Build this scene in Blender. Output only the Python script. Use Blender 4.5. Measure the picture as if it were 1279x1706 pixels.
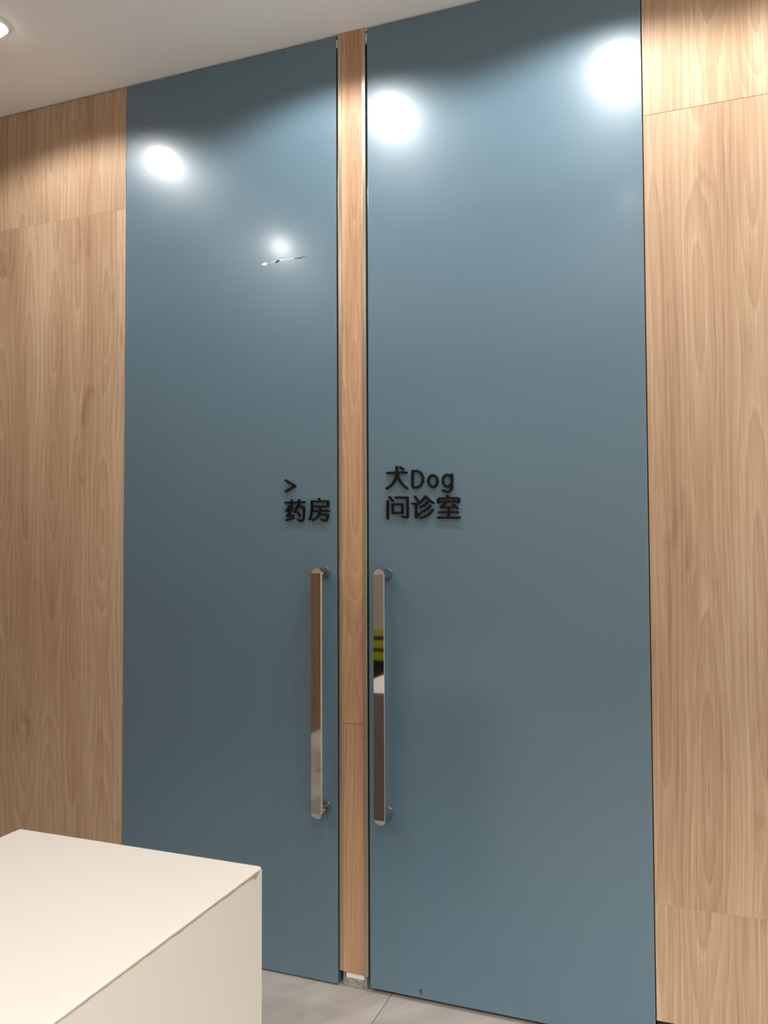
import bpy, bmesh, math, random
from mathutils import Vector, Matrix

for o in list(bpy.data.objects):
    bpy.data.objects.remove(o, do_unlink=True)
scene = bpy.context.scene
C = scene.collection

# ------------------------------------------------------------------ camera
CAM_Y, CAM_Z = -2.4592, 1.4204
YAW, PITCH, ROLL, FPX = 0.36723, 0.03432, -0.00417, 1379.95
H = 3.10                                   # ceiling height


def cam_axes():
    cy, sy = math.cos(YAW), math.sin(YAW)
    cp, sp = math.cos(PITCH), math.sin(PITCH)
    fwd = Vector((-sy * cp, cy * cp, sp))
    right = Vector((cy, sy, 0))
    up = right.cross(fwd)
    cr, sr = math.cos(ROLL), math.sin(ROLL)
    return right * cr + up * sr, up * cr - right * sr, fwd


CR, CU, CF = cam_axes()
cam_data = bpy.data.cameras.new('camera')
cam = bpy.data.objects.new('camera', cam_data)
C.objects.link(cam)
cam_data.sensor_fit = 'VERTICAL'
cam_data.sensor_height = 36.0
cam_data.lens = FPX / 1706.0 * 36.0
cam_data.clip_start = 0.02
m = Matrix((CR, CU, -CF)).transposed().to_4x4()
m.translation = Vector((0, CAM_Y, CAM_Z))
cam.matrix_world = m
scene.camera = cam

# ------------------------------------------------------------------ world, exposure
world = bpy.data.worlds.new('world')
scene.world = world
world.use_nodes = True
world.node_tree.nodes['Background'].inputs[0].default_value = (0.86, 0.94, 1.0, 1)
world.node_tree.nodes['Background'].inputs[1].default_value = 1.7
scene.view_settings.view_transform = 'Standard'
scene.view_settings.look = 'None'
scene.view_settings.gamma = 1.0
scene.view_settings.use_curve_mapping = False
scene.view_settings.exposure = 0.26

# ceiling downlights: (x, y, spot power, lens emission)
DOWNLIGHTS = [
    (-2.125, -0.455, 23, 4, 'leftmost round ceiling downlight, half cut off at the top left corner'),
    (-1.085, -0.45, 32, 4, 'round ceiling downlight in front of the slim wooden post'),
    (-0.24, -0.45, 34, 4, 'round ceiling downlight in front of the right edge of the wide door'),
    (0.48, -0.45, 31, 4, 'round ceiling downlight in front of the right wood wall'),
    (-2.156, -1.573, 22, 9, 'second-row round ceiling downlight at the left, above the counter'),
    (-0.29, -1.516, 14, 8, 'second-row round ceiling downlight to the right of the counter'),
    (0.75, -1.55, 13, 8, 'added second-row fill downlight nearest the right wall'),  # extra unseen lamp, added to lift the light at the right
    (-1.9, -3.55, 125, 8, 'added fill downlight at the back left, behind the counter'),  # this and the entries below: unseen rear lamps, added as fill
    (0.25, -2.75, 48, 8, 'added fill downlight above the photographer'),
    (1.5, -2.75, 120, 8, 'added fill downlight at the right, behind the second row'),
    (0.25, -3.8, 150, 8, 'added fill downlight near the middle of the back wall'),
    (1.5, -3.8, 270, 8, 'added fill downlight in the back right corner'),
]
LAMP_COLOR = (1.0, 0.99, 0.965)

# ------------------------------------------------------------------ materials


def srgb(r, g, b):
    f = lambda c: (c / 255 / 12.92) if c / 255 <= 0.04045 else ((c / 255 + 0.055) / 1.055) ** 2.4
    return (f(r), f(g), f(b), 1.0)


class NT:
    def __init__(self, name):
        self.mat = bpy.data.materials.new(name)
        self.mat.use_nodes = True
        self.t = self.mat.node_tree
        self.bsdf = self.t.nodes['Principled BSDF']

    def new(self, kind, **kw):
        n = self.t.nodes.new(kind)
        for k, v in kw.items():
            setattr(n, k, v)
        return n

    def link(self, a, b):
        self.t.links.new(a, b)

    def put(self, sock, v):
        if isinstance(v, (int, float)):
            sock.default_value = v
        elif isinstance(v, tuple):
            sock.default_value = v
        else:
            self.link(v, sock)

    def math(self, op, a, b=0.0, c=0.0):
        n = self.new('ShaderNodeMath', operation=op)
        self.put(n.inputs[0], a)
        self.put(n.inputs[1], b)
        self.put(n.inputs[2], c)
        return n.outputs[0]

    def vec(self, x, y, z):
        n = self.new('ShaderNodeCombineXYZ')
        self.put(n.inputs[0], x)
        self.put(n.inputs[1], y)
        self.put(n.inputs[2], z)
        return n.outputs[0]

    def noise(self, v, scale=1.0, detail=2.0, rough=0.5, dist=0.0):
        n = self.new('ShaderNodeTexNoise')
        self.link(v, n.inputs['Vector'])
        n.inputs['Scale'].default_value = scale
        n.inputs['Detail'].default_value = detail
        n.inputs['Roughness'].default_value = rough
        n.inputs['Distortion'].default_value = dist
        return n.outputs[0]

    def ramp(self, f, stops, interp='LINEAR'):
        n = self.new('ShaderNodeValToRGB')
        n.color_ramp.interpolation = interp
        e = n.color_ramp.elements
        while len(e) > 1:
            e.remove(e[-1])
        e[0].position, e[0].color = stops[0]
        for p, c in stops[1:]:
            k = e.new(p)
            k.color = c
        self.link(f, n.inputs[0])
        return n.outputs[0]

    def mix(self, f, a, b, blend='MIX'):
        n = self.new('ShaderNodeMix', data_type='RGBA', blend_type=blend)
        self.put(n.inputs[0], f)
        self.put(n.inputs[6], a)
        self.put(n.inputs[7], b)
        return n.outputs[2]

    def bump(self, h, strength, dist):
        n = self.new('ShaderNodeBump')
        n.inputs['Strength'].default_value = strength
        n.inputs['Distance'].default_value = dist
        self.link(h, n.inputs['Height'])
        self.link(n.outputs[0], self.bsdf.inputs['Normal'])

    def set(self, **kw):
        for k, v in kw.items():
            self.put(self.bsdf.inputs[k.replace('_', ' ')], v)


def wood(name, tint=(0.855, 0.935, 1.01), col_w=0.118, seed=0.0):
    """vertical-grain oak laminate: strips with cathedral figure, fine pores, smoky knots"""
    n = NT(name)
    geo = n.new('ShaderNodeNewGeometry')
    sep = n.new('ShaderNodeSeparateXYZ')
    n.link(geo.outputs['Position'], sep.inputs[0])
    info = n.new('ShaderNodeObjectInfo')
    rnd = info.outputs['Random']
    u0 = n.math('ADD', n.math('ADD', sep.outputs[0], sep.outputs[1]), 20.0 + seed)
    v = n.math('ADD', n.math('ADD', sep.outputs[2], n.math('MULTIPLY', rnd, 23.0)), seed)
    u = n.math('ADD', u0, n.math('MULTIPLY', rnd, 7.0))
    # gentle sideways wander of the grain
    wob = n.noise(n.vec(n.math('MULTIPLY', u, 2.2), n.math('MULTIPLY', v, 0.9), 3.0), 1.0, 1.0)
    uw = n.math('ADD', u, n.math('MULTIPLY', n.math('SUBTRACT', wob, 0.5), 0.05))
    cu = n.math('DIVIDE', uw, col_w)
    idx = n.math('FLOOR', cu)
    loc = n.math('SUBTRACT', n.math('FRACT', cu), 0.5)
    wn = n.new('ShaderNodeTexWhiteNoise', noise_dimensions='1D')
    n.link(idx, wn.inputs['W'])
    cr_ = wn.outputs['Value']
    # ring field
    off = n.math('MULTIPLY', n.math('SUBTRACT', cr_, 0.5), 0.42)
    dx = n.math('MULTIPLY', n.math('SUBTRACT', loc, off), 1.0)
    run = n.noise(n.vec(n.math('MULTIPLY', idx, 7.31), n.math('MULTIPLY', v, 0.85), 1.0), 1.0, 1.0, 0.45)
    run = n.math('MULTIPLY', n.math('SUBTRACT', run, 0.47), 3.6)
    jit = n.noise(n.vec(n.math('MULTIPLY', uw, 28.0), n.math('MULTIPLY', v, 3.4), 9.0), 1.0, 2.0)
    jit = n.math('MULTIPLY', n.math('SUBTRACT', jit, 0.5), 0.11)
    rad = n.math('ADD', n.math('SQRT', n.math('ADD', n.math('MULTIPLY', dx, dx),
                                             n.math('MULTIPLY', n.math('MULTIPLY', run, run), 0.55))), jit)
    ph = n.math('FRACT', n.math('MULTIPLY', rad, 6.5))
    rings = n.ramp(ph, [(0.0, (0.22, 0.22, 0.22, 1)), (0.12, (0.80, 0.80, 0.80, 1)), (0.3, (0.62, 0.62, 0.62, 1)),
                        (0.85, (0.38, 0.38, 0.38, 1)), (1.0, (0.22, 0.22, 0.22, 1))], 'EASE')
    fine = n.noise(n.vec(n.math('MULTIPLY', uw, 170.0), n.math('MULTIPLY', v, 2.2), 5.0), 1.0, 3.0, 0.6)
    pores = n.noise(n.vec(n.math('MULTIPLY', uw, 420.0), n.math('MULTIPLY', v, 9.0), 2.0), 1.0, 1.0, 0.5)
    broad = n.noise(n.vec(n.math('MULTIPLY', uw, 11.0), n.math('MULTIPLY', v, 0.7), 7.0), 1.0, 2.0, 0.5)
    smoke = n.noise(n.vec(n.math('MULTIPLY', uw, 9.0), n.math('MULTIPLY', v, 2.6), 4.0), 1.0, 3.0, 0.6, 0.6)
    smoke = n.ramp(smoke, [(0.58, (0, 0, 0, 1)), (0.78, (1, 1, 1, 1))], 'EASE')
    # combine to one value
    val = n.math('MULTIPLY', rings, 0.29)
    val = n.math('ADD', val, n.math('MULTIPLY', fine, 0.64))
    val = n.math('ADD', val, n.math('MULTIPLY', broad, 0.55))
    val = n.math('ADD', val, n.math('MULTIPLY', pores, 0.16))
    val = n.math('ADD', val, n.math('MULTIPLY', n.math('SUBTRACT', cr_, 0.5), 0.14))
    val = n.math('SUBTRACT', val, n.math('MULTIPLY', smoke, 0.26))
    t = lambda c: tuple(min(1, a * b) for a, b in zip(c[:3], tint)) + (1,)
    colr = n.ramp(val, [(0.45, t(srgb(150, 112, 84))), (0.70, t(srgb(181, 142, 109))),
                        (0.86, t(srgb(193, 156, 122))), (1.0, t(srgb(206, 171, 138)))])
    n.set(Base_Color=colr, Roughness=0.48)
    n.bsdf.inputs['Specular IOR Level'].default_value = 0.35
    n.bump(n.math('ADD', n.math('MULTIPLY', fine, 0.6), n.math('MULTIPLY', rings, 0.4)), 0.10, 0.0006)
    return n.mat


def plain(name, color, rough=0.5, metal=0.0, spec=0.5, var=0.0, vscale=4.0, coat=0.0):
    n = NT(name)
    n.set(Base_Color=color, Roughness=rough, Metallic=metal)
    n.bsdf.inputs['Specular IOR Level'].default_value = spec
    n.bsdf.inputs['Coat Weight'].default_value = coat
    if var:
        geo = n.new('ShaderNodeNewGeometry')
        f = n.noise(geo.outputs['Position'], vscale, 3.0)
        dark = tuple(c * (1 - var) for c in color[:3]) + (1,)
        lite = tuple(min(1, c * (1 + var)) for c in color[:3]) + (1,)
        n.set(Base_Color=n.mix(f, dark, lite))
    return n.mat


def door_paint():
    n = NT('slate_blue_lacquer')
    geo = n.new('ShaderNodeNewGeometry')
    f = n.noise(geo.outputs['Position'], 1.3, 2.0)
    n.set(Base_Color=n.mix(f, srgb(87, 111, 125), srgb(92, 116, 130)), Roughness=0.36)
    n.bsdf.inputs['Specular IOR Level'].default_value = 0.5
    n.bsdf.inputs['Coat Weight'].default_value = 0.45
    n.bsdf.inputs['Coat Roughness'].default_value = 0.16
    w = n.noise(geo.outputs['Position'], 3.0, 1.0)
    n.bump(w, 0.25, 0.01)
    return n.mat


def tile_mat():
    n = NT('grey_stone_tile')
    geo = n.new('ShaderNodeNewGeometry')
    info = n.new('ShaderNodeObjectInfo')
    sep = n.new('ShaderNodeSeparateXYZ')
    n.link(geo.outputs['Position'], sep.inputs[0])
    r = n.math('MULTIPLY', info.outputs['Random'], 31.0)
    # veins run slanting over the tile
    a = n.math('ADD', n.math('MULTIPLY', sep.outputs[0], 0.82), n.math('MULTIPLY', sep.outputs[1], -0.57))
    b = n.math('ADD', n.math('MULTIPLY', sep.outputs[0], 0.57), n.math('MULTIPLY', sep.outputs[1], 0.82))
    st = n.noise(n.vec(n.math('ADD', n.math('MULTIPLY', a, 9.0), r), n.math('MULTIPLY', b, 1.6), r), 1.0, 4.0, 0.6, 0.5)
    gr = n.noise(geo.outputs['Position'], 160.0, 2.0)
    v = n.math('ADD', n.math('MULTIPLY', st, 0.75), n.math('MULTIPLY', gr, 0.25))
    col = n.ramp(v, [(0.3, srgb(146, 138, 131)), (0.5, srgb(165, 157, 150)), (0.72, srgb(184, 177, 170))])
    n.set(Base_Color=col, Roughness=0.42)
    n.bump(gr, 0.1, 0.0005)
    return n.mat


def fill_window_glass():
    n = NT('clear_fill_window_glass')
    tr = n.new('ShaderNodeBsdfTransparent')
    gl = n.new('ShaderNodeBsdfGlossy')
    gl.inputs['Roughness'].default_value = 0.02
    mx = n.new('ShaderNodeMixShader')
    mx.inputs[0].default_value = 0.06
    n.link(tr.outputs[0], mx.inputs[1])
    n.link(gl.outputs[0], mx.inputs[2])
    n.link(mx.outputs[0], n.t.nodes['Material Output'].inputs['Surface'])
    return n.mat


def emitter(name, color, strength):
    n = NT(name)
    n.set(Base_Color=(0.9, 0.9, 0.9, 1), Roughness=0.4)
    n.bsdf.inputs['Emission Color'].default_value = tuple(color) + (1,)
    n.bsdf.inputs['Emission Strength'].default_value = strength
    return n.mat


M = {
    'wood': wood('oak_laminate'),
    'wood_post': wood('oak_laminate_post', (0.86, 0.83, 0.81), 0.085, 4.0),
    'wood_dark': wood('dark_walnut_laminate', (0.30, 0.24, 0.20), 0.15, 2.0),
    'door': door_paint(),
    'door_core': plain('dark_door_edge', srgb(48, 60, 72), 0.55),
    'ceiling': plain('matt_ceiling_paint', srgb(247, 249, 249), 0.9, spec=0.2, var=0.015, vscale=1.5),
    'wall_white': plain('cream_wall_paint', srgb(235, 230, 221), 0.85, spec=0.2, var=0.02),
    'wall_beige': plain('greige_wall_paint', srgb(160, 150, 138), 0.85, spec=0.2, var=0.02),
    'substrate': plain('dark_backing_board', srgb(26, 22, 20), 0.9, spec=0.1),
    'black_base': plain('black_skirting', srgb(26, 26, 28), 0.45),
    'tile': tile_mat(),
    'grout': plain('dark_grout', srgb(92, 85, 79), 0.9),
    'chrome': plain('polished_chrome', (0.60, 0.585, 0.57, 1), 0.035, 1.0),
    'chrome_dull': plain('chrome_mount', (0.36, 0.38, 0.39, 1), 0.1, 1.0),
    'champagne': plain('champagne_metal', srgb(192, 176, 150), 0.30, 0.8),
    'letter': plain('black_acrylic', srgb(7, 9, 13), 0.5, spec=0.2),
    'counter': plain('cream_solid_surface', srgb(200, 193, 184), 0.42, spec=0.4, var=0.01, vscale=3.0),
    'counter_end': plain('taupe_counter_end', srgb(150, 136, 120), 0.45),  # end panel facing the doors, darker than the counter's other faces
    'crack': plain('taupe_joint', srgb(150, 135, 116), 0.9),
    'plaster': plain('white_foam', srgb(228, 222, 218), 0.9, var=0.06, vscale=60),
    'mortar': plain('rough_mortar', srgb(150, 146, 132), 0.95, var=0.25, vscale=90),
    'clip': plain('putty_clip', srgb(196, 188, 172), 0.5),
    'chip': plain('dark_chip', srgb(38, 48, 56), 0.7),
    'scuff_white': plain('pale_scratch', srgb(226, 230, 230), 0.4),
    'bezel': plain('white_bezel', srgb(238, 234, 226), 0.4),
    'glass': fill_window_glass(),
    'lime': plain('lime_plastic', srgb(170, 182, 38), 0.4),
    'dark_frame': plain('dark_brown_frame', srgb(52, 40, 32), 0.5),
}

# ------------------------------------------------------------------ mesh helpers


def tag(o, label=None, cat=None, group=None, kind=None):
    if label: o['label'] = label
    if cat: o['category'] = cat
    if group: o['group'] = group
    if kind: o['kind'] = kind
    return o


def empty(name, loc=(0, 0, 0)):
    o = bpy.data.objects.new(name, None)
    o.empty_display_size = 0.1
    C.objects.link(o)
    o.location = loc
    return o


def link(name, me, mat, parent=None):
    o = bpy.data.objects.new(name, me)
    if mat is not None and not me.materials:
        me.materials.append(mat)
    C.objects.link(o)
    if parent is not None:
        o.parent = parent
        off = Vector(parent.location)
        p = parent.parent
        while p is not None:
            off += Vector(p.location)
            p = p.parent
        o.location = -off                  # meshes are written in world coordinates
    return o


def from_bm(name, bm, mat, parent=None, smooth=False):
    bmesh.ops.recalc_face_normals(bm, faces=bm.faces)
    me = bpy.data.meshes.new(name)
    bm.to_mesh(me)
    bm.free()
    if smooth:
        for p in me.polygons:
            p.use_smooth = True
    return link(name, me, mat, parent)


def add_box(bm, x0, x1, y0, y1, z0, z1, bevel=0.0, seg=2):
    r = bmesh.ops.create_cube(bm, size=1.0)
    vs = r['verts']
    for v in vs:
        v.co = Vector(((x0 + x1) / 2 + v.co.x * (x1 - x0), (y0 + y1) / 2 + v.co.y * (y1 - y0),
                       (z0 + z1) / 2 + v.co.z * (z1 - z0)))
    if bevel:
        es = list({e for v in vs for e in v.link_edges})
        bmesh.ops.bevel(bm, geom=es, offset=bevel, segments=seg, profile=0.5, affect='EDGES')


def box(name, x0, x1, y0, y1, z0, z1, mat, parent=None, bevel=0.0, seg=2):
    bm = bmesh.new()
    add_box(bm, x0, x1, y0, y1, z0, z1, bevel, seg)
    return from_bm(name, bm, mat, parent)


def lathe(name, prof, center, mat, parent=None, axis='z', seg=40, smooth=True):
    bm = bmesh.new()
    rings = []
    cx, cy, cz = center
    for r, h in prof:
        ring = []
        for i in range(seg):
            a = 2 * math.pi * i / seg
            p, q = r * math.cos(a), r * math.sin(a)
            co = (cx + p, cy + q, cz + h) if axis == 'z' else (cx + p, cy + h, cz + q)
            ring.append(bm.verts.new(co))
        rings.append(ring)
    for a, b in zip(rings, rings[1:]):
        for i in range(seg):
            j = (i + 1) % seg
            bm.faces.new((a[i], a[j], b[j], b[i]))
    if prof[0][0] > 1e-4: bm.faces.new(rings[0])
    if prof[-1][0] > 1e-4: bm.faces.new(rings[-1])
    bmesh.ops.remove_doubles(bm, verts=bm.verts, dist=1e-6)
    o = from_bm(name, bm, mat, parent)
    if smooth:
        for p in o.data.polygons:
            p.use_smooth = len(p.vertices) <= 4
    return o


def on_plane(px, py, y):
    """photo pixel -> (x, z) on the wall-parallel plane at depth y"""
    d = CR * ((px - 639.5) / FPX) + CU * (-(py - 853) / FPX) + CF
    k = (y - CAM_Y) / d.y
    return d.x * k, CAM_Z + d.z * k


# ------------------------------------------------------------------ the setting
XL, XR, YB = -2.72, 2.2, -4.4             # left wall, right wall, back wall
DT = 0.045                                # door thickness

floor = box('floor', XL - 0.1, XR + 0.1, YB - 0.1, 0.2, -0.06, -0.004, M['grout'])
tag(floor, 'grey stone tile floor with thin dark joints', 'floor', kind='structure')
JX, TW, TL, G = -0.933, 0.60, 1.20, 0.0022
i0 = int(math.floor((XL - JX) / TW))
i1 = int(math.ceil((XR - JX) / TW))
ys = [0.2 - 0.35]
ys = [0.2, -0.62] + [-0.62 - TL * k for k in range(1, 5)]
for i in range(i0, i1):
    for a, b in zip(ys, ys[1:]):
        x0, x1 = max(XL, JX + i * TW), min(XR, JX + (i + 1) * TW)
        y0, y1 = max(YB, b), a
        if x1 - x0 < 0.02 or y1 - y0 < 0.02:
            continue
        box('tile', x0 + G / 2, x1 - G / 2, y0 + G / 2, y1 - G / 2, -0.004, 0.0, M['tile'], floor, 0.0007, 1)

ceiling = box('ceiling', XL - 0.1, XR + 0.1, YB - 0.1, 0.2, H, H + 0.06, M['ceiling'])
tag(ceiling, 'plain off-white painted ceiling', 'ceiling', kind='structure')

wall_front = box('wall_front', XL, XR, DT + 0.035, DT + 0.115, 0.0, H, M['substrate'])
tag(wall_front, 'wall clad in vertical-grain oak panels around the two blue doors', 'wall', kind='structure')
# oak boards on the front wall (each board its own piece)
XDL, XDR = -1.9535, -0.1445                # outer edges of the two doors
SEAM = 2.6406
y0p, y1p = 0.002, DT + 0.035
GR = XDR + 0.0028
for (xa, xb, za, zb) in [(XL + 0.005, XDL - 0.002, 0.085, SEAM - 0.0001), (XL + 0.005, XDL - 0.002, SEAM + 0.0001, H - 0.007),
                         (GR, 0.98, 0.085, 0.4041), (GR, 0.98, 0.4043, SEAM - 0.0005),
                         (GR, 0.98, SEAM + 0.0005, H - 0.007),
                         (0.982, XR - 0.005, 0.085, SEAM - 0.0005), (0.982, XR - 0.005, SEAM + 0.0005, H - 0.007)]:
    box('wood_panel', xa, xb, y0p, y1p, za, zb, M['wood'], wall_front, 0.0002, 1)

for nm, xa, xb in (('baseboard_left', XL + 0.005, XDL - 0.003), ('baseboard_right', XDR + 0.0028, XR - 0.005)):
    b = box(nm, xa, xb, 0.022, DT + 0.034, 0.0, 0.083, M['black_base'], None, 0.001, 1)
    tag(b, 'recessed black skirting under the %s oak panels' % ('left' if xa < -1 else 'right'), 'baseboard', kind='structure')

wall_left = box('wall_left', XL - 0.08, XL - 0.02, YB, 0.2, 0.0, H, M['substrate'])
tag(wall_left, 'side wall at the left clad in dark wood panels', 'wall', kind='structure')
for k in range(4):
    ya, yb = YB + k * 1.12, min(-0.004, YB + (k + 1) * 1.12)
    for za, zb in ((0.002, SEAM - 0.0006), (SEAM + 0.0006, H - 0.007)):
        box('wood_panel', XL - 0.02, XL, ya + 0.001, yb - 0.001, za, zb, M['wood_dark'], wall_left, 0.0006, 1)
WY0, WY1, WZ0, WZ1 = -4.1, -2.0, 0.12, 2.55   # added window opening in the right wall, unseen, lets daylight in as fill
bm = bmesh.new()
add_box(bm, XR, XR + 0.08, WY1, 0.2, 0.0, H)
add_box(bm, XR, XR + 0.08, YB, WY0, 0.0, H)
add_box(bm, XR, XR + 0.08, WY0, WY1, 0.0, WZ0)
add_box(bm, XR, XR + 0.08, WY0, WY1, WZ1, H)
wall_right = from_bm('wall_right', bm, M['wall_white'])
tag(wall_right, 'plain cream side wall at the right', 'wall', kind='structure')
fill_win = empty('fill_window_1', (XR, (WY0 + WY1) / 2, WZ0))
tag(fill_win, 'tall clear window added unseen in the right side wall for fill daylight', 'window', kind='structure')
bm = bmesh.new()
for ya, yb, za, zb in ((WY0, WY0 + 0.05, WZ0, WZ1), (WY1 - 0.05, WY1, WZ0, WZ1), (WY0 + 0.05, WY1 - 0.05, WZ0, WZ0 + 0.05),
                       (WY0 + 0.05, WY1 - 0.05, WZ1 - 0.05, WZ1), ((WY0 + WY1) / 2 - 0.025, (WY0 + WY1) / 2 + 0.025, WZ0 + 0.05, WZ1 - 0.05)):
    add_box(bm, XR + 0.015, XR + 0.065, ya, yb, za, zb)
from_bm('fill_window_frame', bm, M['bezel'], fill_win)
for ya, yb in ((WY0 + 0.05, (WY0 + WY1) / 2 - 0.025), ((WY0 + WY1) / 2 + 0.025, WY1 - 0.05)):
    box('fill_pane', XR + 0.037, XR + 0.043, ya, yb, WZ0 + 0.05, WZ1 - 0.05, M['glass'], fill_win)
wall_back = box('wall_back', XL, XR, YB - 0.08, YB, 0.0, H, M['wall_beige'])
tag(wall_back, 'plain greige wall behind the photographer', 'wall', kind='structure')

# ------------------------------------------------------------------ lettering strokes
CROPS = {'a': (460, 780, 12.79), 'b': (630, 765, 15.51), 'c': (680, 765, 13.463)}


def ell(cx, cy, rx, ry, n=28):
    return [(cx + rx * math.cos(2 * math.pi * i / n), cy + ry * math.sin(2 * math.pi * i / n)) for i in range(n + 1)]


# letter -> (crop, half width px, [(points, smooth)])
LEFT_LETTERS = [
    ('a', 1.5, [([(190, 257), (392, 374), (190, 492)], 0)]),
    ('a', 1.62, [([(185, 735), (595, 720)], 0), ([(318, 682), (322, 785)], 0), ([(475, 682), (475, 772)], 0),
                 ([(283, 800), (207, 912), (315, 893)], 0), ([(345, 838), (222, 1020), (352, 1002)], 0),
                 ([(207, 1108), (355, 1062)], 0), ([(440, 800), (415, 870), (380, 935)], 1),
                 ([(450, 832), (574, 832), (578, 960), (572, 1060), (548, 1118), (505, 1118), (452, 1096)], 1),
                 ([(450, 938), (493, 1022)], 0)]),
    ('a', 1.62, [([(898, 652), (918, 692)], 0), ([(745, 705), (1094, 705), (1094, 815), (760, 815)], 0),
                 ([(746, 705), (746, 860), (735, 980), (702, 1092)], 1), ([(922, 855), (926, 905)], 0),
                 ([(778, 912), (1112, 912)], 0), ([(908, 920), (895, 985), (850, 1055), (770, 1103)], 1),
                 ([(905, 992), (1078, 994), (1076, 1060), (1055, 1112), (1005, 1112), (952, 1094)], 1)]),
]
RIGHT_LETTERS = [
    ('b', 1.75, [([(216, 355), (718, 340)], 0), ([(465, 192), (464, 340), (435, 500), (350, 645), (208, 752)], 1),
                 ([(468, 360), (515, 500), (615, 650), (733, 750)], 1), ([(552, 203), (633, 258)], 0)]),
    ('c', 1.75, [([(85, 262), (85, 636), (190, 632), (268, 590), (318, 500), (320, 400), (275, 305), (200, 262), (85, 262)], 2)]),
    ('c', 1.75, [(ell(543, 490, 103, 133), 0)]),
    ('c', 1.75, [(ell(868, 480, 103, 133), 0), ([(970, 340), (970, 560), (966, 650), (930, 715), (865, 733), (768, 702)], 1)]),
    ('b', 1.75, [([(280, 978), (363, 1072)], 0), ([(232, 1088), (232, 1532)], 0),
                 ([(432, 990), (745, 990), (745, 1480), (722, 1508), (612, 1482)], 0),
                 ([(360, 1166), (610, 1160), (610, 1385), (362, 1390), (360, 1166)], 0)]),
    ('c', 1.75, [([(140, 842), (205, 928)], 0), ([(80, 996), (165, 1000), (166, 1310), (243, 1220)], 0),
                 ([(222, 993), (320, 905), (380, 832)], 1), ([(380, 832), (450, 910), (553, 982)], 1),
                 ([(258, 1078), (350, 1032), (420, 966)], 1), ([(288, 1188), (400, 1130), (480, 1042)], 1),
                 ([(263, 1318), (390, 1275), (480, 1205), (538, 1136)], 1)]),
    ('c', 1.75, [([(866, 818), (892, 862)], 0), ([(656, 975), (660, 905), (690, 876), (1100, 871), (1134, 898), (1113, 978)], 2),
                 ([(718, 955), (1068, 950)], 0), ([(822, 985), (716, 1080), (1058, 1075)], 0),
                 ([(1002, 1018), (1055, 1060), (1094, 1108)], 1), ([(893, 1085), (893, 1300)], 0),
                 ([(682, 1190), (1103, 1190)], 0), ([(655, 1310), (1138, 1310)], 0)]),
]


def smooth_path(pts, mode):
    if mode == 0:
        return pts
    n = 5
    if mode == 2:          # rounded corners only where the path bends softly (chaikin once)
        out = [pts[0]]
        for a, b in zip(pts, pts[1:]):
            out += [(a[0] * .85 + b[0] * .15, a[1] * .85 + b[1] * .15), (a[0] * .15 + b[0] * .85, a[1] * .15 + b[1] * .85)]
        out.append(pts[-1])
        return out
    out = []
    P = [pts[0]] + list(pts) + [pts[-1]]
    for i in range(1, len(P) - 2):
        p0, p1, p2, p3 = P[i - 1], P[i], P[i + 1], P[i + 2]
        for k in range(n):
            t = k / n
            out.append(tuple(0.5 * ((2 * p1[j]) + (-p0[j] + p2[j]) * t + (2 * p0[j] - 5 * p1[j] + 4 * p2[j] - p3[j]) * t * t
                                    + (-p0[j] + 3 * p1[j] - 3 * p2[j] + p3[j]) * t ** 3) for j in (0, 1)))
    out.append(pts[-1])
    return out


def capsule(bm, a, b, w, yf, yb):
    """upright rounded bar between two (x, z) points"""
    d = Vector((b[0] - a[0], b[1] - a[1]))
    ang = math.atan2(d.y, d.x)
    k = 6
    loop = []
    for i in range(k + 1):
        t = ang - math.pi / 2 + math.pi * i / k
        loop.append((b[0] + w * math.cos(t), b[1] + w * math.sin(t)))
    for i in range(k + 1):
        t = ang + math.pi / 2 + math.pi * i / k
        loop.append((a[0] + w * math.cos(t), a[1] + w * math.sin(t)))
    fr = [bm.verts.new((x, yf, z)) for x, z in loop]
    bk = [bm.verts.new((x, yb, z)) for x, z in loop]
    bm.faces.new(fr)
    bm.faces.new(bk[::-1])
    n = len(loop)
    for i in range(n):
        j = (i + 1) % n
        bm.faces.new((fr[i], bk[i], bk[j], fr[j]))


def letters(specs, parent, labels):
    yf, yb = -0.009, -0.0005
    for (crop, hw, strokes), lab in zip(specs, labels):
        ox, oy, s = CROPS[crop]
        bm = bmesh.new()
        mpp = 0.00193                     # metres per photo pixel at the door
        q = 0
        for pts, mode in strokes:
            w = [on_plane(ox + x / s, oy + y / s, yf) for x, y in smooth_path(pts, mode)]
            for a, b in zip(w, w[1:]):
                capsule(bm, a, b, hw * mpp, yf - 0.00002 * (q % 7), yb)
                q += 1
        o = from_bm('letter', bm, M['letter'], parent)
        o['label'] = lab


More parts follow.
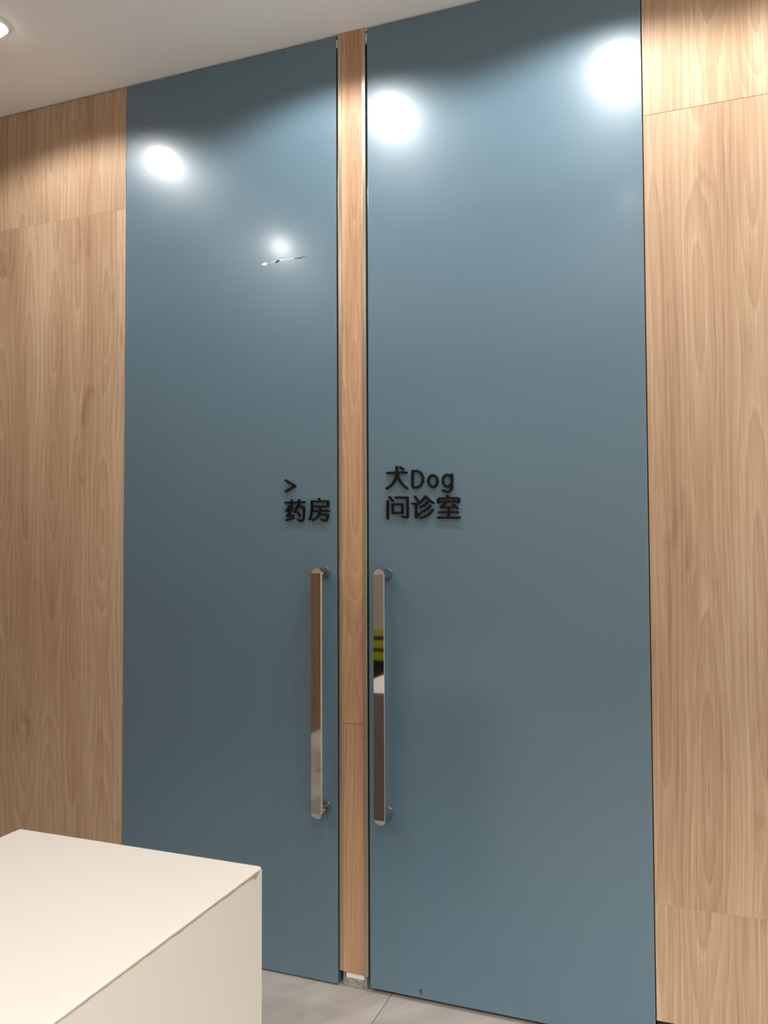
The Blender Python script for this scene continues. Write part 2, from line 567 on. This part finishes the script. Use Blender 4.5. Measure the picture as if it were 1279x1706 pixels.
# ------------------------------------------------------------------ doors
def pull_handle(door, cx, z0, z1):
    """long flat chrome pull: bar with bevelled half-round ends on two round mounts"""
    hw, yf, yb = 0.0182, -0.080, -0.071
    e = 0.0165
    bm = bmesh.new()
    outl, n = [], 10
    for i in range(n + 1):                 # top arc then bottom arc, in x-z
        t = math.pi * i / n
        outl.append((cx + hw * math.cos(t), z1 - e + e * math.sin(t), math.sin(t)))
    for i in range(n + 1):
        t = math.pi + math.pi * i / n
        outl.append((cx + hw * math.cos(t), z0 + e + e * math.sin(t), -math.sin(t)))
    k = len(outl)
    fc = [(cx + hw - 0.0010, z1 - e), (cx - hw + 0.0010, z1 - e), (cx - hw + 0.0010, z0 + e), (cx + hw - 0.0010, z0 + e)]
    F = [bm.verts.new((x, yf, z)) for x, z in fc]
    S = [bm.verts.new((x, yf + 0.0010 + 0.006 * s, z)) for x, z, s in outl]
    B = [bm.verts.new((x, yb, z)) for x, z, s in outl]
    bm.faces.new(F)
    for i in range(n):                     # bevelled ends
        pass
    bm.faces.new([F[0], F[1]] + [S[i] for i in range(n, -1, -1)])
    bm.faces.new([F[2], F[3]] + [S[i] for i in range(2 * n + 1, n, -1)])
    bm.faces.new([F[1], F[2], S[n + 1], S[n]])
    bm.faces.new([F[3], F[0], S[0], S[2 * n + 1]])
    for i in range(k):
        j = (i + 1) % k
        bm.faces.new((S[i], B[i], B[j], S[j]))
    bm.faces.new(B)
    bmesh.ops.triangulate(bm, faces=[f for f in bm.faces if len(f.verts) > 4 and abs(f.calc_center_median().y - yb) > 1e-4])
    h = from_bm('pull_handle', bm, M['chrome'], door)
    h['label'] = 'long flat polished chrome pull handle'
    for zc in (z1 - 0.0175, z0 + 0.0175):
        lathe('handle_mount', [(0.0, -0.0708), (0.0150, -0.0708), (0.0158, -0.064), (0.0158, -0.008), (0.0165, -0.005), (0.0178, -0.004),
                               (0.0178, -0.0003), (0.0, -0.0003)], (cx - 0.001, 0.0, zc), M['chrome_dull'], h, 'y', 32)
    return h


def chip(parent, name, pts, mat, depth=0.0006):
    bm = bmesh.new()
    a = [bm.verts.new((x, -depth, z)) for x, z in pts]
    b = [bm.verts.new((x, 0.0002, z)) for x, z in pts]
    bm.faces.new(a)
    bm.faces.new(b[::-1])
    for i in range(len(a)):
        j = (i + 1) % len(a)
        bm.faces.new((a[i], b[i], b[j], a[j]))
    return from_bm(name, bm, mat, parent)


def pxs(lst):
    return [on_plane(x, y, 0.0) for x, y in lst]


XP0, XP1 = -1.1035, -1.0055                # wooden post between the doors
d1 = empty('door_1', (XDL, 0, 0))
tag(d1, 'narrower slate-blue full-height door at the left, lettered with an arrow and two characters', 'door', kind='structure')
box('door_panel', XDL, XP0 - 0.0065, 0.0, DT, 0.006, H - 0.008, M['door'], d1, 0.0012, 2)
letters(LEFT_LETTERS, d1, ['black raised arrow mark', 'black raised Chinese character meaning medicine', 'black raised Chinese character meaning room'])
pull_handle(d1, -1.148, 0.545, 1.3335)
# torn crease in the lacquer film under the lamp's reflection
chip(d1, 'scratch', pxs([(435, 441), (441, 437), (446, 439), (441, 443)]), M['scuff_white'])
chip(d1, 'scratch', pxs([(457, 437), (463, 433), (466, 434), (462, 438)]), M['chip'])
chip(d1, 'scratch', pxs([(466, 433), (471, 432), (472, 434), (467, 435)]), M['scuff_white'])
chip(d1, 'scratch', pxs([(489, 431), (497, 429.5), (511, 426.3), (497, 431.2)]), M['chip'])
chip(d1, 'scratch', pxs([(446, 439), (457, 435), (489, 430), (489, 430.8), (458, 436)]), M['scuff_white'], 0.0003)

d2 = empty('door_2', (XDR, 0, 0))
tag(d2, 'wider slate-blue full-height door at the right, lettered Dog in black', 'door', kind='structure')
box('door_panel', XP1 + 0.0065, XDR, 0.0, DT, 0.015, H - 0.008, M['door'], d2, 0.0012, 2)
letters(RIGHT_LETTERS, d2, ['black raised Chinese character meaning dog', 'black raised letter D', 'black raised letter o', 'black raised letter g',
                            'black raised Chinese character meaning ask', 'black raised Chinese character meaning diagnose', 'black raised Chinese character meaning room'])
pull_handle(d2, -0.9345, 0.550, 1.3315)
chip(d2, 'chip', pxs([(700, 1648), (702.5, 1648), (702, 1653), (703.5, 1657), (701.5, 1657), (699.5, 1654)]), M['chip'])
chip(d2, 'chip', pxs([(697.5, 1648.5), (699, 1648.5), (699, 1650.5), (698, 1650.5)]), M['chip'])
chip(d2, 'chip', pxs([(835, 1675), (836.5, 1675), (836.5, 1676.5), (835, 1676.5)]), M['chip'])
chip(d2, 'chip', pxs([(1043, 97.5), (1051, 97), (1052, 98.2), (1044, 98.8)]), M['chip'])

# ------------------------------------------------------------------ wooden post between the doors
post = empty('trim_1', (XP0, 0, 0))
tag(post, 'slim oak post with champagne metal edges between the two blue doors', 'post', kind='structure')
ZB, ZS = 0.050, 0.834
xa, xb = XP0 + 0.013, XP1 - 0.014
box('post_board', xa, xb, 0.0, 0.05, ZB, ZS - 0.0008, M['wood_post'], post, 0.0004, 1)
box('post_board', xa, xb, 0.0, 0.05, ZS + 0.0008, H - 0.001, M['wood_post'], post, 0.0004, 1)
box('edge_strip', XP0, xa - 0.0004, -0.0012, 0.05, ZB + 0.001, H - 0.002, M['champagne'], post, 0.0012, 2)
box('edge_strip', xb + 0.0004, XP1, -0.0012, 0.05, ZB - 0.004, H - 0.002, M['champagne'], post, 0.0012, 2)
# exposed foot under the post: foam, crumbly mortar and two thin metal channels
box('foam_block', XP0 + 0.016, XP1 - 0.016, 0.010, 0.05, 0.026, ZB - 0.0005, M['plaster'], post, 0.004, 3)
bm = bmesh.new()
add_box(bm, XP0 + 0.013, XP1 - 0.013, 0.012, 0.05, 0.0004, 0.027)
bmesh.ops.subdivide_edges(bm, edges=bm.edges[:], cuts=7, use_grid_fill=True)
rng = random.Random(5)
for v in bm.verts:
    if v.co.z > 0.002:
        v.co += Vector((rng.uniform(-.0012, .0012), rng.uniform(-.003, .003), rng.uniform(-.002, .002)))
from_bm('mortar_foot', bm, M['mortar'], post)
box('foot_channel', XP0 + 0.0095, XP0 + 0.0125, 0.007, 0.05, 0.0004, ZB - 0.0005, M['mortar'], post, 0.0005, 1)
box('foot_channel', XP1 - 0.0125, XP1 - 0.0085, 0.004, 0.05, 0.0004, ZB - 0.0045, M['mortar'], post, 0.0005, 1)
# little latch clips up in the gaps
for x0c, x1c, z0c, z1c in ((XP0 - 0.006, XP0 - 0.0005, 3.054, 3.081), (XP1 + 0.0005, XP1 + 0.006, 3.047, 3.080), (XP1 + 0.0005, XP1 + 0.006, 3.086, 3.0985)):
    box('latch_clip', x0c, x1c, -0.001, 0.02, z0c, z1c, M['clip'], post, 0.0015, 2)

# ------------------------------------------------------------------ counter
HC = 0.775
CX0, CX1, CY0, CY1 = -1.446, -0.826, -2.62, -0.991
ct = empty('service_counter', ((CX0 + CX1) / 2, (CY0 + CY1) / 2, 0))
tag(ct, 'cream white box-shaped counter in the lower left foreground', 'counter')


def slab(name, x0, x1, y0, y1, z0, z1, parent, corner=0.006, edge=0.002):
    bm = bmesh.new()
    add_box(bm, x0, x1, y0, y1, z0, z1)
    ve = [e for e in bm.edges if abs(e.verts[0].co.z - e.verts[1].co.z) > 1e-4]
    bmesh.ops.bevel(bm, geom=ve, offset=corner, segments=4, profile=0.5, affect='EDGES')
    te = [e for e in bm.edges if min(e.verts[0].co.z, e.verts[1].co.z) > z1 - 1e-5 and len(e.link_faces) == 2]
    bmesh.ops.bevel(bm, geom=te, offset=edge, segments=2, profile=0.5, affect='EDGES')
    return from_bm(name, bm, M['counter'], parent)


slab('counter_top', CX0, CX1, CY0, CY1, HC - 0.0052, HC, ct, 0.008, 0.0022)
box('side_panel', CX1 - 0.020, CX1 - 0.0006, CY0 + 0.001, CY1 - 0.001, 0.0, HC - 0.0053, M['counter'], ct, 0.0008, 1)
box('side_panel', CX0 + 0.0006, CX0 + 0.020, CY0 + 0.001, CY1 - 0.001, 0.0, HC - 0.0053, M['counter'], ct, 0.0008, 1)
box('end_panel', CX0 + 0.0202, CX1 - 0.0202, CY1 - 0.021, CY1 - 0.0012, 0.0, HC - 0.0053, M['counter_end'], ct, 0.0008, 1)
box('end_panel', CX0 + 0.0202, CX1 - 0.0202, CY0 + 0.0012, CY0 + 0.021, 0.0, HC - 0.0053, M['counter'], ct, 0.0008, 1)
# opened, chipped joint just under the top edge on the right side
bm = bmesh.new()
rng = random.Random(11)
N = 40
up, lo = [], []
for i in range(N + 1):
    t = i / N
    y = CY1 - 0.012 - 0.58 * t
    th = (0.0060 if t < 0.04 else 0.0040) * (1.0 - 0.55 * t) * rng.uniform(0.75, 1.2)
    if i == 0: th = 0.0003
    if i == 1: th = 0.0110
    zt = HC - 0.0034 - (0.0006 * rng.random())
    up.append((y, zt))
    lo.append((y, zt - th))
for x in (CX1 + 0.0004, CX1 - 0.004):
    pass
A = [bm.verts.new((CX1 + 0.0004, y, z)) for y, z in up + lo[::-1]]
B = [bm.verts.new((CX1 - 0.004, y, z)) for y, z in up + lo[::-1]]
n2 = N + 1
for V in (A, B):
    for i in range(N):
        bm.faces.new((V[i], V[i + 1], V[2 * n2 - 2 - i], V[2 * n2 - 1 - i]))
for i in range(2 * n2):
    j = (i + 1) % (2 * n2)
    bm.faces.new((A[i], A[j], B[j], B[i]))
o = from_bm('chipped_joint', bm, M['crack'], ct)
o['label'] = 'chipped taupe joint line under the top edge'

# ------------------------------------------------------------------ downlights
LZ = 3.070


def downlight(x, y, power, emit, label):
    t = empty('downlight', (x, y, H))
    tag(t, label, 'ceiling light', 'round downlights in the ceiling')
    lathe('bezel', [(0.042, -0.0095), (0.048, -0.010), (0.053, -0.007), (0.055, -0.0003), (0.042, -0.0003), (0.042, -0.0095)],
          (x, y, H), M['bezel'], t, 'z', 40)
    prof = []
    for i in range(0, 9):
        a = math.pi / 2 * i / 8
        prof.append((0.0415 * math.cos(a), -0.006 - 0.030 * math.sin(a)))
    key = 'lens_%d' % emit
    if key not in M:
        M[key] = emitter(key, LAMP_COLOR, emit)
    lathe('lens', [(0.0, -0.001), (0.0415, -0.001)] + prof, (x, y, H), M[key], t, 'z', 40)
    ld = bpy.data.lights.new('beam', 'SPOT')
    ld.energy = power
    ld.color = LAMP_COLOR
    ld.spot_size = math.radians(155 if y > -1 or emit == 9 else 138 if y > -2 else 114 if y > -3.5 else 126)
    ld.spot_blend = 0.36 if y > -1 else 0.25 if y > -2 else 0.4 if y > -3.5 else 0.3
    ld.shadow_soft_size = 0.022
    lo = bpy.data.objects.new('beam', ld)
    C.objects.link(lo)
    lo.parent = t
    lo.location = (0, 0, -0.042)
    return t


for a in DOWNLIGHTS:
    downlight(*a)

# ------------------------------------------------------------------ lime chair (seen mirrored in the chrome handle)
def lime_chair(x, y):
    t = empty('slat_back_chair', (x, y, 0))
    tag(t, 'dark chair with three lime green back slats, standing behind the counter', 'chair')
    for sx in (-1, 1):
        for sy in (-1, 1):
            zt = 0.86 if sy < 0 else 0.40
            box('leg', x + sx * 0.20 - 0.016, x + sx * 0.20 + 0.016, y + sy * 0.20 - 0.016, y + sy * 0.20 + 0.016, 0, zt, M['dark_frame'], t, 0.004, 2)
    box('seat', x - 0.225, x + 0.225, y - 0.18, y + 0.235, 0.401, 0.435, M['dark_frame'], t, 0.008, 2)
    box('back_panel', x - 0.183, x + 0.183, y - 0.206, y - 0.194, 0.437, 0.775, M['dark_frame'], t, 0.002, 1)
    for z, hh in ((0.81, 0.018), (0.724, 0.024), (0.645, 0.026)):
        bm = bmesh.new()
        n = 10
        R = []
        for i in range(n + 1):
            u = -0.24 + 0.48 * i / n
            dy = 0.03 * (1 - (u / 0.24) ** 2)
            R.append([bm.verts.new((x + u, y - 0.182 + dy + a, z + b)) for a, b in ((0, -hh), (0.014, -hh), (0.014, hh), (0, hh))])
        for a, b in zip(R, R[1:]):
            for i in range(4):
                j = (i + 1) % 4
                bm.faces.new((a[i], a[j], b[j], b[i]))
        bm.faces.new(R[0]); bm.faces.new(R[-1])
        from_bm('back_slat', bm, M['lime'], t)


lime_chair(-1.98, -2.75)
